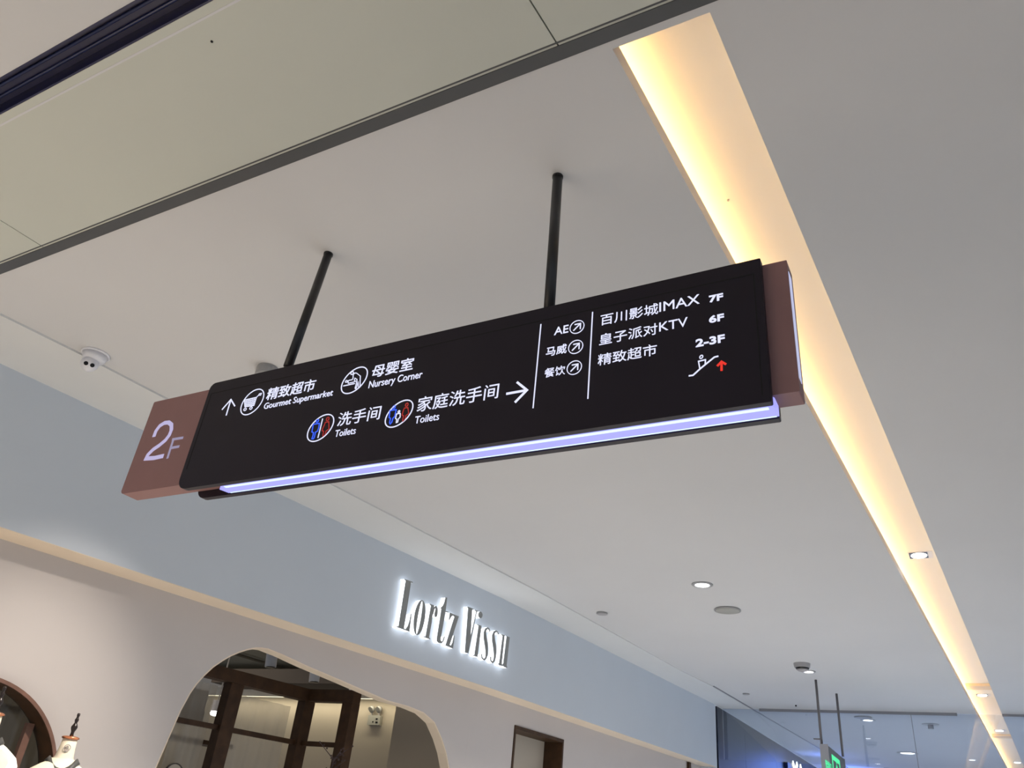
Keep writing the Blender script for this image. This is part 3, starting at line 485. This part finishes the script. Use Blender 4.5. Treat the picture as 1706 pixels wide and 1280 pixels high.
# 2F on the brown end
YN = YF+.0225
N2_ = [(-2.7888, 2.8922), (-2.7883, 2.9196), (-2.775, 2.9416), (-2.7512, 2.9511), (-2.7255, 2.9494), (-2.7018, 2.9349), (-2.6902, 2.9093), (-2.6918, 2.886), (-2.7049, 2.8646), (-2.7328, 2.8453), (-2.7632, 2.8309), (-2.7845, 2.8106), (-2.7882, 2.7938), (-2.7371, 2.7893), (-2.683, 2.7913)]
st(N2_, .018, 'floorno', par=bb, y=YN, name='number')
FV = [(-2.6533, 2.776), (-2.6565, 2.8622)]
FH = [(-2.6641, 2.8621), (-2.6002, 2.8604)]
FM = [(-2.652, 2.8224), (-2.6056, 2.8223)]
raw('letter', *merge(*[stroke_g(p, .0105, fz, YN-.0016-k*.0001, YN+.0005) for k, p in enumerate((FV, FH, FM))]), M['floornof'], bb)
# rods with ceiling caps
for (a, b) in ([(-2.173, 1.9203, -2.1426, 3.1542), (-1.0388, 1.8815, -1.0074, 3.1404)],):
    pass
RODS = [(-2.1676, 1.9137), (-2.1518, 3.1614), (-1.0371, 1.8789), (-1.0114, 3.1464)]
for k in (0, 2):
    tx, ty = RODS[k]; bx_, bz_ = RODS[k+1]; by = YF+.055
    d = Vector((tx, ty, H))-Vector((bx_, by, bz_))
    raw('rod', *cyl_g((bx_-d.x*.07, by-d.y*.07, bz_-d.z*.07), (tx, ty, H), .0185, n=24), M['rod'], sgn, True)
    raw('rod_cap', *cyl_g((tx, ty, H-.008), (tx, ty, H-.0002), .0205, n=24), M['rod'], sgn)

# ================================================================== SHOP LETTERS
TF = .060
fw = lambda a, b, t: wp(a, t, b)
ls = empty('shop_letters', tuple(wp(4.4, 0, 3.3)), 'steel shop name letters with white backlit halo on the grey-blue fascia', 'sign')
def letter(polys, ells=()):
    g = []; hb = []
    for p in polys: g.append(prism_g(p, fw, TF-.006, TF)); hb.append(prism_g(p, fw, .008, TF-.0065))
    for o, i in ells:
        g.append(holes_g(o, [i] if i else [], fw, TF-.006, TF)); hb.append(holes_g(o, [i] if i else [], fw, .008, TF-.0065))
    L_ = raw('letter', *merge(*g), M['steel'], ls); raw('lit_return', *merge(*hb), M['halo'], L_)
    return L_
letter([[(3.7433, 3.4861), (3.8517, 3.4913), (3.8512, 3.4826), (3.8303, 3.4777), (3.8343, 3.0804), (3.8588, 3.0804), (3.8783, 3.112), (3.8907, 3.1638), (3.8934, 3.2219), (3.9019, 3.2213), (3.908, 3.0714), (3.745, 3.0714), (3.7438, 3.0764), (3.7686, 3.0835), (3.764, 3.4764), (3.7443, 3.4819)]])
letter([], [([(4.009, 3.3717), (4.0246, 3.3692), (4.0394, 3.359), (4.0526, 3.3416), (4.0636, 3.3179), (4.0718, 3.2891), (4.0768, 3.2568), (4.0784, 3.2226), (4.0764, 3.1884), (4.0711, 3.1557), (4.0627, 3.1263), (4.0516, 3.1017), (4.0385, 3.0829), (4.0239, 3.0709), (4.0087, 3.0662), (3.9936, 3.069), (3.9792, 3.0792), (3.9663, 3.0961), (3.9555, 3.1191), (3.9473, 3.147), (3.9422, 3.1784), (3.9404, 3.212), (3.942, 3.2459), (3.9469, 3.2786), (3.955, 3.3084), (3.9658, 3.3338), (3.9789, 3.3535), (3.9935, 3.3663)], [(4.0097, 3.3651), (4.0146, 3.3616), (4.019, 3.3509), (4.0229, 3.3333), (4.0258, 3.3099), (4.0278, 3.2818), (4.0287, 3.2506), (4.0285, 3.2178), (4.0272, 3.1851), (4.0248, 3.1542), (4.0216, 3.1265), (4.0176, 3.1034), (4.013, 3.086), (4.0082, 3.0752), (4.0033, 3.0714), (3.9985, 3.0748), (3.9942, 3.0853), (3.9904, 3.1023), (3.9874, 3.125), (3.9854, 3.1523), (3.9844, 3.183), (3.9845, 3.2155), (3.9857, 3.2482), (3.988, 3.2795), (3.9912, 3.3077), (3.9952, 3.3315), (3.9998, 3.3496), (4.0047, 3.361)])])
letter([[(4.1124, 3.3689), (4.1769, 3.3679), (4.1757, 3.3573), (4.1722, 3.325), (4.1746, 3.2043), (4.1674, 3.0817), (4.1837, 3.0789), (4.1857, 3.07), (4.1003, 3.072), (4.1028, 3.0797), (4.124, 3.0814), (4.1351, 3.355), (4.1139, 3.3625)], [(4.1691, 3.2873), (4.1703, 3.3216), (4.1805, 3.3557), (4.2009, 3.3731), (4.2243, 3.3615), (4.2352, 3.3328), (4.2362, 3.2875), (4.2226, 3.276), (4.2066, 3.2754), (4.1974, 3.3003), (4.2026, 3.3415), (4.1961, 3.3541), (4.1853, 3.3341), (4.1801, 3.2901)]])
letter([[(4.3149, 3.4794), (4.338, 3.4846), (4.3402, 3.3625), (4.3781, 3.3677), (4.378, 3.3596), (4.3406, 3.3522), (4.3245, 3.1005), (4.3439, 3.0861), (4.358, 3.096), (4.3704, 3.1393), (4.3798, 3.1381), (4.3691, 3.0952), (4.345, 3.0729), (4.3105, 3.0662), (4.281, 3.0783), (4.2761, 3.1004), (4.2822, 3.367), (4.2655, 3.3683), (4.2985, 3.4014), (4.3123, 3.44)]])
letter([[(4.4055, 3.362), (4.538, 3.3633), (4.4612, 3.0842), (4.4817, 3.0833), (4.4961, 3.1119), (4.5043, 3.1793), (4.5138, 3.1787), (4.5138, 3.0634), (4.4061, 3.0673), (4.4773, 3.3432), (4.4573, 3.3486), (4.435, 3.3382), (4.4089, 3.2939), (4.4059, 3.3076)]])
letter([[(4.6499, 3.4835), (4.7397, 3.4873), (4.7377, 3.4793), (4.722, 3.4773), (4.7472, 3.2158), (4.787, 3.4657), (4.7853, 3.4744), (4.7654, 3.4747), (4.7638, 3.4829), (4.8066, 3.4854), (4.8063, 3.4777), (4.7964, 3.473), (4.7439, 3.0708), (4.693, 3.0678), (4.6608, 3.473), (4.6496, 3.4765)]])
letter([[(4.8254, 3.3601), (4.8938, 3.3619), (4.8927, 3.3391), (4.885, 3.0747), (4.8906, 3.0686), (4.8204, 3.0669), (4.8191, 3.0733), (4.8378, 3.0768), (4.8494, 3.3526), (4.8266, 3.3539)]], [([(4.8558, 3.4895), (4.8628, 3.4896), (4.8696, 3.4881), (4.8758, 3.4851), (4.8812, 3.4808), (4.8853, 3.4754), (4.8881, 3.4691), (4.8894, 3.4623), (4.8891, 3.4553), (4.8872, 3.4485), (4.8839, 3.4422), (4.8793, 3.4368), (4.8736, 3.4324), (4.8672, 3.4294), (4.8603, 3.4278), (4.8533, 3.4278), (4.8466, 3.4293), (4.8404, 3.4323), (4.8352, 3.4366), (4.831, 3.442), (4.8283, 3.4482), (4.827, 3.455), (4.8272, 3.4619), (4.8291, 3.4687), (4.8323, 3.475), (4.8369, 3.4805), (4.8425, 3.4848), (4.8489, 3.4879)], None)])
def sstroke(pts, wd): 
    L_ = raw('letter', *stroke_g(pts, wd, fw, TF-.006, TF), M['steel'], ls); raw('lit_return', *stroke_g(pts, wd, fw, .008, TF-.0065), M['halo'], L_)
WD = [.012, .013, .014, .022, .034, .046, .050, .044, .032, .020, .013, .012, .012]
sstroke([(5.033, 3.3407), (5.0221, 3.3597), (4.9933, 3.3647), (4.9663, 3.3462), (4.958, 3.312), (4.9691, 3.2719), (4.9945, 3.2246), (5.0127, 3.1758), (5.0229, 3.1306), (5.0173, 3.0875), (4.9911, 3.0673), (4.959, 3.075), (4.9429, 3.1079)], WD)
sstroke([(5.1772, 3.3468), (5.1625, 3.3652), (5.1332, 3.3691), (5.1051, 3.3515), (5.0963, 3.3168), (5.1074, 3.2762), (5.1329, 3.2283), (5.1487, 3.182), (5.157, 3.1359), (5.1503, 3.0895), (5.1278, 3.07), (5.1012, 3.0791), (5.0872, 3.1156)], WD)
letter([[(5.2254, 3.3621), (5.2794, 3.3633), (5.278, 3.0865), (5.2912, 3.0818), (5.3038, 3.0978), (5.315, 3.3612), (5.3013, 3.3607), (5.3008, 3.3639), (5.3665, 3.3649), (5.3593, 3.0879), (5.37, 3.0821), (5.3707, 3.0662), (5.3223, 3.068), (5.3085, 3.0758), (5.2858, 3.069), (5.2408, 3.0661), (5.2235, 3.0731), (5.2249, 3.0813), (5.2372, 3.0865), (5.2485, 3.3511), (5.2266, 3.3552)]])
# ================================================================== CEILING FIXTURES
def disc_lamp(px, py, r, label, lit=True, drop=.006, group=None):
    t = empty('ceiling_downlight', (px, py, H), label, 'light', group)
    raw('ring', *ring_g((px, py, H), r, r*.66, -drop, -.0002), M['ring'], t)
    raw('inner_ring', *ring_g((px, py, H), r*.76, r*.68, -drop-.004, -drop), M['plast'], t)
    raw('lens', *lathe_g([(r*.66, -.0003), (r*.60, -.004), (r*.3, -.006), (.0, -.0065)], (px, py, H), n=28), M['lamp'] if lit else M['plastg'], t, True)
    return t
disc_lamp(-1.9574, 6.9122, .095, 'round bright downlight in the ceiling above right of the backlit letters')
x, y = (-1.7084, 10.6174); disc_lamp(x, y, .085, 'bright downlight partly behind the small white dome camera')
x, y = (-1.4662, 14.2053); disc_lamp(x, y, .11, 'lit downlight seen through the glass smoke screen, beside the grey disc')
x, y = (-1.2265, 17.9547); disc_lamp(x, y, .19, 'farthest oval lit downlight beyond the glass smoke screen')
def disc(px, py, r, h, m, name, label, cat):
    t = empty(name, (px, py, H), label, cat)
    raw('rim', *lathe_g([(r*.97, -.0002), (r, -.004), (r, -h), (r*.95, -h-.002)], (px, py, H), n=36), M['ring'], t, False)
    raw('cover', *lathe_g([(r*.93, -h-.0021), (r*.86, -h-.005), (r*.4, -h-.007), (.0, -h-.0075)], (px, py, H), n=36), M[m], t, True)
disc(*(-1.9528, 7.7542), .128, .012, 'speaker', 'ceiling_speaker', 'grey round ceiling speaker just below the bright downlight', 'speaker')
disc(*(-3.2525, 7.7082), .058, .016, 'plastg', 'smoke_detector', 'small grey disc detector on the ceiling right of the backlit letters', 'detector')
disc(*(-2.84, 12.1427), .05, .010, 'plastg', 'ceiling_sensor', 'tiny grey disc on the ceiling above the dark navy shopfront', 'sensor')
disc(*(-1.5013, 13.9327), .13, .012, 'plastg', 'ceiling_speaker', 'grey ceiling disc behind the glass smoke screen', 'speaker')
disc(*(-3.1586, 2.5876), .062, .05, 'plastg', 'smoke_detector', 'grey dome detector half hidden behind the top edge of the black sign', 'detector')
x, y = (-0.6112, 14.4441)
t = empty('sprinkler', (x, y, H), 'grey ceiling sprinkler beyond the glass smoke screen', 'sprinkler')
raw('plate', *cyl_g((x, y, H-.008), (x, y, H-.0002), .12, n=24), M['plastg'], t); raw('head', *cyl_g((x, y, H-.07), (x, y, H-.008), .04, n=16), M['plastg'], t)
x, y = (-2.3137, 12.9991); tag(raw('ceiling_hook', *cyl_g((x, y, H-.02), (x, y, H-.0002), .012, n=12), M['gap']), 'tiny black stud on the ceiling left of the exit sign rods', 'hook')
# cove recessed lamps
for i, (px, py, s) in enumerate(([(-0.1822, 6.9153, 1)][0], [(0.1409, 12.884, 1)][0], [(0.3212, 15.9302, 1)][0], [(0.6052, 19.9508, 1)][0])):
    t = empty('cove_spotlight', (px, py, H+.154), ['nearest square recessed spotlight in the warm lit cove', 'second square recessed spotlight along the warm cove', 'third recessed spotlight along the warm cove', 'farthest recessed spotlight in the warm cove at the frame corner'][i], 'spotlight', 'square spotlights in the lit cove')
    raw('frame', *merge(box_g(px-.082, px+.10, py-.085, py+.085, H+.1525, H+.1545)), M['plast'], t)
    raw('recess', *box_g(px-.07, px+.065, py-.072, py+.072, H+.1505, H+.1524), M['lens'], t)
    raw('lens', *lathe_g([(.06, 0), (.055, -.006), (.0, -.009)], (px, py, H+.1504), n=24), M['lamp'], t, True)
# twin-lens camera
def turret(px, py, label):
    t = empty('security_camera', (px, py, H), label, 'camera')
    raw('base', *lathe_g([(.076, -.0002), (.078, -.006), (.074, -.012)], (px, py, H), n=36), M['plast'], t, False)
    raw('housing', *lathe_g([(.070, -.0121), (.058, -.04), (.046, -.055)], (px, py, H), n=36), M['plast'], t, True)
    c = Vector((px+.0, py-.012, H-.072)); bl = raw('ball', *lathe_g([(.0, -.047), (.02, -.0425), (.036, -.030), (.046, -.01), (.046, .01), (.036, .030), (.02, .0425), (.0, .047)], c, n=28), M['plast'], t, True)
    v = Vector((0, -.1, 1.7))-c; v.z = 0; v.normalize(); v = (v+Vector((0, 0, -.55))).normalized(); s = v.cross(Vector((0, 0, 1))).normalized()
    for k in (-1, 1):
        q = c+v*.0425+s*.0165*k; raw('lens', *cyl_g(q-v*.004, q+v*.003, .0115, n=18), M['lens'], bl)
    return t
turret(-4.0363, 2.1211, 'white ceiling security camera with two black lenses at the left')
x, y = (-1.7047, 10.1766)
t = empty('security_camera', (x, y, H), 'small white dome camera in front of the far downlight', 'camera')
raw('base', *lathe_g([(.095, -.0002), (.095, -.012), (.088, -.05)], (x, y, H), n=32), M['plastg'], t, False)
raw('black_band', *lathe_g([(.080, -.0501), (.072, -.066)], (x, y, H), n=32), M['lens'], t, False)
raw('dome', *lathe_g([(.068, -.0661), (.052, -.085), (.02, -.095), (.0, -.097)], (x, y, H), n=32), M['plastg'], t, True)

# ================================================================== SMOKE SCREEN OF GLASS
YG = 13.4; ZG = 2.995
gs = empty('glass_screen', (1.5, YG, H), 'clear hanging glass smoke screen across the corridor with grey top channel', 'glass')
xl = -2.96
seams = [-3.52, -.80, 1.35, 3.5, 5.6]
for i in range(4):
    raw('glass_pane', *box_g(seams[i]+.004, seams[i+1]-.004, YG-.005, YG+.005, ZG, H-.0125), M['glass'], gs)
raw('top_channel', *box_g(xl+.02, -0.2092, YG-.02, YG+.012, H-.038, H-.0002), M['channel'], gs)
raw('top_channel', *box_g(COVR(YG), 5.6, YG-.02, YG+.012, H-.03, H-.0002), M['channel'], gs)
raw('bottom_channel', *box_g(-1.25, 5.6, YG-.008, YG+.008, ZG-.02, ZG), M['channel'], gs)
ED = [(-3.17, 11.6), (-2.80, 17.8), (-2.6, 25.9)]
struct(raw('edge_shade_strip', *prism_g(ED+[(x+.02, y) for x, y in ED[::-1]], lambda a, b, t: (a, b, t), H-.011, H-.0002), M['channel']))  # dark strip that paints in the seam shade along the ceiling edge
for s in seams[1:4]: raw('joint', *box_g(s-.0038, s+.0038, YG-.006, YG+.006, ZG, H-.001), M['channel'], gs)

# ================================================================== EXIT SIGN
xe = -1.665; ya, yb_ = 11.02, 12.34; ze = 2.962
ex = empty('exit_sign', (xe, 11.6, H), 'dark hanging exit sign with green running figure and white end cap on two thin rods', 'sign')
eb = raw('sign_box', *box_g(xe-.05, xe+.04, ya, yb_, ze-.42, ze), M['exitblack'], ex)
raw('end_cap', *box_g(xe-.052, xe+.043, ya-.02, ya-.0002, ze-.425, ze+.012), M['endcap'], ex); raw('end_cap', *box_g(xe-.052, xe+.043, yb_+.0002, yb_+.02, ze-.425, ze+.005), M['plastg'], ex)
fe = lambda a, b, t: (t, a, b); xf = xe+.041
EY = lambda px, py: None
GF = [(11.2385, 2.8958), (11.8617, 2.9203), (11.8055, 2.799), (11.3377, 2.8638), (10.7197, 2.7982), (11.1119, 2.8144), (10.6814, 2.7084), (11.0121, 2.7253), (11.5922, 2.8491), (11.4441, 2.7881)]
g = GF; tw = .055
raw('frame_symbol', *merge(stroke_g([(g[0][0]+.03, ze-.40), (g[0][0]+.03, g[0][1]-.03), (g[1][0]-.03, g[0][1]-.03), (g[1][0]-.03, ze-.40)], tw, fe, xf-.002, xf+.002)), M['green'], eb)
mx_ = g[8][0]; mz = g[8][1]
raw('running_figure', *merge(prism_g([(mx_+.03*math.cos(t), mz+.03*math.sin(t)) for t in [2*PI*i/14 for i in range(14)]], fe, xf-.002, xf+.002),
    stroke_g([(mx_-.01, mz-.05), (mx_-.05, mz-.15)], .05, fe, xf-.002, xf+.002), stroke_g([(mx_-.05, mz-.15), (mx_+.02, mz-.21), (mx_+.0, mz-.26)], .03, fe, xf-.002, xf+.0021), stroke_g([(mx_-.05, mz-.15), (mx_-.09, mz-.22), (mx_-.13, mz-.24)], .03, fe, xf-.002, xf+.0022), stroke_g([(mx_-.01, mz-.05), (mx_+.06, mz-.10)], .022, fe, xf-.002, xf+.0023), stroke_g([(mx_-.01, mz-.05), (mx_-.09, mz-.09)], .022, fe, xf-.002, xf+.0024)), M['green'], eb)
raw('lettering', *text_g('安全出口', g[4][0]-.01, g[5][0]+.02, g[4][1]-.115, g[4][1]-.02, fe, xf-.002, xf+.002, .01), M['green'], eb)
raw('lettering', *text_g('EXIT', g[4][0]-.0, g[5][0]+.0, g[4][1]-.20, g[4][1]-.14, fe, xf-.002, xf+.002, .01), M['green'], eb)
for (x, y) in ([(-1.7116, 11.128), (-1.6017, 12.0508)]):
    raw('rod', *cyl_g((x, y, ze), (x, y, H), .0155, n=14), M['steelrod'], ex, True)
raw('rod_clip', *box_g(-1.80, -1.70, 11.11, 11.15, ze+.075, ze+.088), M['steelrod'], ex)

# ================================================================== NAVY SHOPFRONT BEYOND
SA = Vector((wp2(L2+.12, 0, 0).x, wp2(L2+.12, 0, 0).y, 0)); SB = Vector((-3.40, 21.35, 0)); SD = (SB-SA).normalized(); SN = Vector((SD.y, -SD.x, 0))
wq = lambda u, off, z: SA+SD*u+SN*off+Vector((0, 0, z))
sh = empty('navy_shopfront', tuple(wq(4, 0, 2.5)), 'glossy dark navy shopfront panels beyond the pale shop wall', 'shopfront')
us = [0, 1.62, 3.9, 6.2, 8.3]
for i in range(4): raw('panel', *fbox_g(wq, us[i]+.003, us[i+1]-.003, -.06, 0, 1.2, H-.02), M['store'], sh)
raw('backing', *fbox_g(wq, 0, 8.3, -.12, -.062, 0, H-.02), M['gap'], sh)
struct(raw('wall_left', *fbox_g(wq, 8.3, 13, -.1, 0, 0, H-.02), M['bulk']))
# lit letters of the navy shop
def onq(px): return px
SL = [(5.0238, 3.5061), (5.1528, 3.3987), (5.4508, 3.5294), (5.2667, 3.3605), (5.7375, 3.5229), (5.8613, 3.4064), (4.5947, 3.4651)]
lsn = empty('lit_shop_sign', tuple(wq(SL[0][0], .05, SL[0][1])), 'small blue box sign with thick white lit letter strokes on the navy shopfront', 'sign')
fq = lambda a, b, t: wq(a, t, b)
raw('sign_box', *fbox_g(wq, SL[6][0], SL[6][0]+1.6, .002, .06, SL[6][1]-.5, SL[6][1]), M['storebox'], lsn)
for i, k in enumerate((0, 2, 4)):
    raw('letter_stroke', *stroke_g([SL[k], SL[k+1]], .085, fq, .061, .085), M['storelit'], lsn)
raw('top_bar', *fbox_g(wq, 5.3243, 7.5902, .0, .02, H-.03, H-.0185), M['halo'], sh) if False else None
lamp('POINT', tuple(wq(SL[6][0]+1.0, .55, SL[6][1]-.05)), 10, (.14, .28, 1), .3)
lamp('POINT', tuple(wq(SL[6][0]+3.2, .7, SL[6][1]-.2)), 26, (.14, .28, 1), .3)

# ================================================================== DRESS FORMS
def dress_form(c, label, coat, full=True):
    x, y, z = c; K_ = .74   # neck cap centre, scale
    t = empty('dress_form', (x, y, 0), label, 'mannequin'); rz = math.atan2(N1.y, N1.x)+PI/2
    bust = [(.0, -.98), (.14, -.98), (.20, -.86), (.19, -.70), (.15, -.55), (.18, -.42), (.20, -.32), (.195, -.26), (.17, -.215), (.12, -.175), (.078, -.145), (.064, -.115), (.055, -.06), (.050, 0)]
    raw('bust', *lathe_g([(r*K_, h*K_) for r, h in bust], (x, y, z), n=36, sx=1.0, sy=.86, rz=rz), M['linen'], t, True)
    raw('neck_cap', *lathe_g([(r*K_, h*K_) for r, h in [(.054, .0005), (.060, .006), (.060, .012), (.052, .017), (.040, .020), (.0, .022)]], (x, y, z), n=28), M['copper'], t, True)
    raw('finial', *lathe_g([(r*K_*1.0, h*K_*1.12) for r, h in [(.014, .019), (.011, .035), (.012, .045), (.021, .065), (.022, .075), (.015, .088), (.009, .098), (.012, .108), (.014, .118), (.009, .126), (.008, .135), (.011, .145), (.009, .156), (.0, .158)]], (x, y, z), n=20), M['finial'], t, True)
    raw('stand_pole', *cyl_g((x, y, .03), (x, y, z-.97*K_), .014, n=16), M['copper'], t)
    raw('stand_base', *lathe_g([(.17, 0), (.17, .012), (.05, .028), (.0, .03)], (x, y, 0), n=36), M['finial'], t)
    # garment: shoulder shell draped wider than the bust
    n = 40; prof = [(h*K_, a*K_, b*K_) for h, a, b in [(-.130, .080, .078), (-.150, .10, .088), (-.170, .14, .098), (-.195, .18, .108), (-.225, .225, .12), (-.27, .25, .14), (-.36, .25, .165), (-.5, .27, .175), (-.65, .24, .17), (-.8, .26, .19), (-1.1, .25, .22)]]
    ca, sa = math.cos(rz), math.sin(rz); v = []; f = []
    for h, a, b in prof:
        for i in range(n):
            th = 2*PI*i/n; w_ = 1+.015*math.sin(7*th+h*20); lx, ly = a*math.cos(th)*w_, b*math.sin(th)*w_; v.append((x+lx*ca-ly*sa, y+lx*sa+ly*ca, z+h))
    for k in range(len(prof)-1): f += [(k*n+i, k*n+(i+1) % n, (k+1)*n+(i+1) % n, (k+1)*n+i) for i in range(n)]
    raw('garment', v, f, M[coat], t, True)
    # collar band: a V of dark satin in front
    cc = Vector((x, y, z)); V = Vector((-x, -y, 0)).normalized(); S_ = Vector((-V.y, V.x, 0)); vv = []; nn_ = 20
    for i in range(nn_+1):
        th = -1.9+3.8*i/nn_; c = max(0, math.cos(th))**4; r0 = .088+.045*c; z0 = -.118-.075*c
        for rr, zz in ((r0, z0), (r0+.024, z0-.034-.02*c), (r0+.020, z0-.038-.02*c), (r0-.004, z0-.004)):
            vv.append(cc+(V*math.cos(th)*rr+S_*math.sin(th)*rr*1.06+Vector((0, 0, zz)))*K_)
    raw('collar', vv, [(4*i+k, 4*i+(k+1) % 4, 4*i+4+(k+1) % 4, 4*i+4+k) for i in range(nn_) for k in range(4)], M['collar'], t, True)
    # printed ring on the neck
    q = cc+(V*.060+Vector((0, 0, -.06)))*K_
    raw('neck_emblem', *merge(ring_g(q, .0165, .0135, -.002, .0016, tuple(V)), stroke_g([(-.006, .006), (0, .009), (.005, .005), (-.004, -.006), (.006, -.007)], .0028, lambda a, b, tt: q+(-S_)*(-a)+Vector((0, 0, b))+V*tt, -.001, .0018)), M['emblem'], t)
    return t
dress_form((-4.2815, 2.9412, 1.8404), 'dress form in cream coat with grey satin collar, right of the arched window', 'coat')
dress_form((-4.0985, 2.3849, 1.8769), 'dress form in bright white garment at the left edge before the arched window', 'coatw')
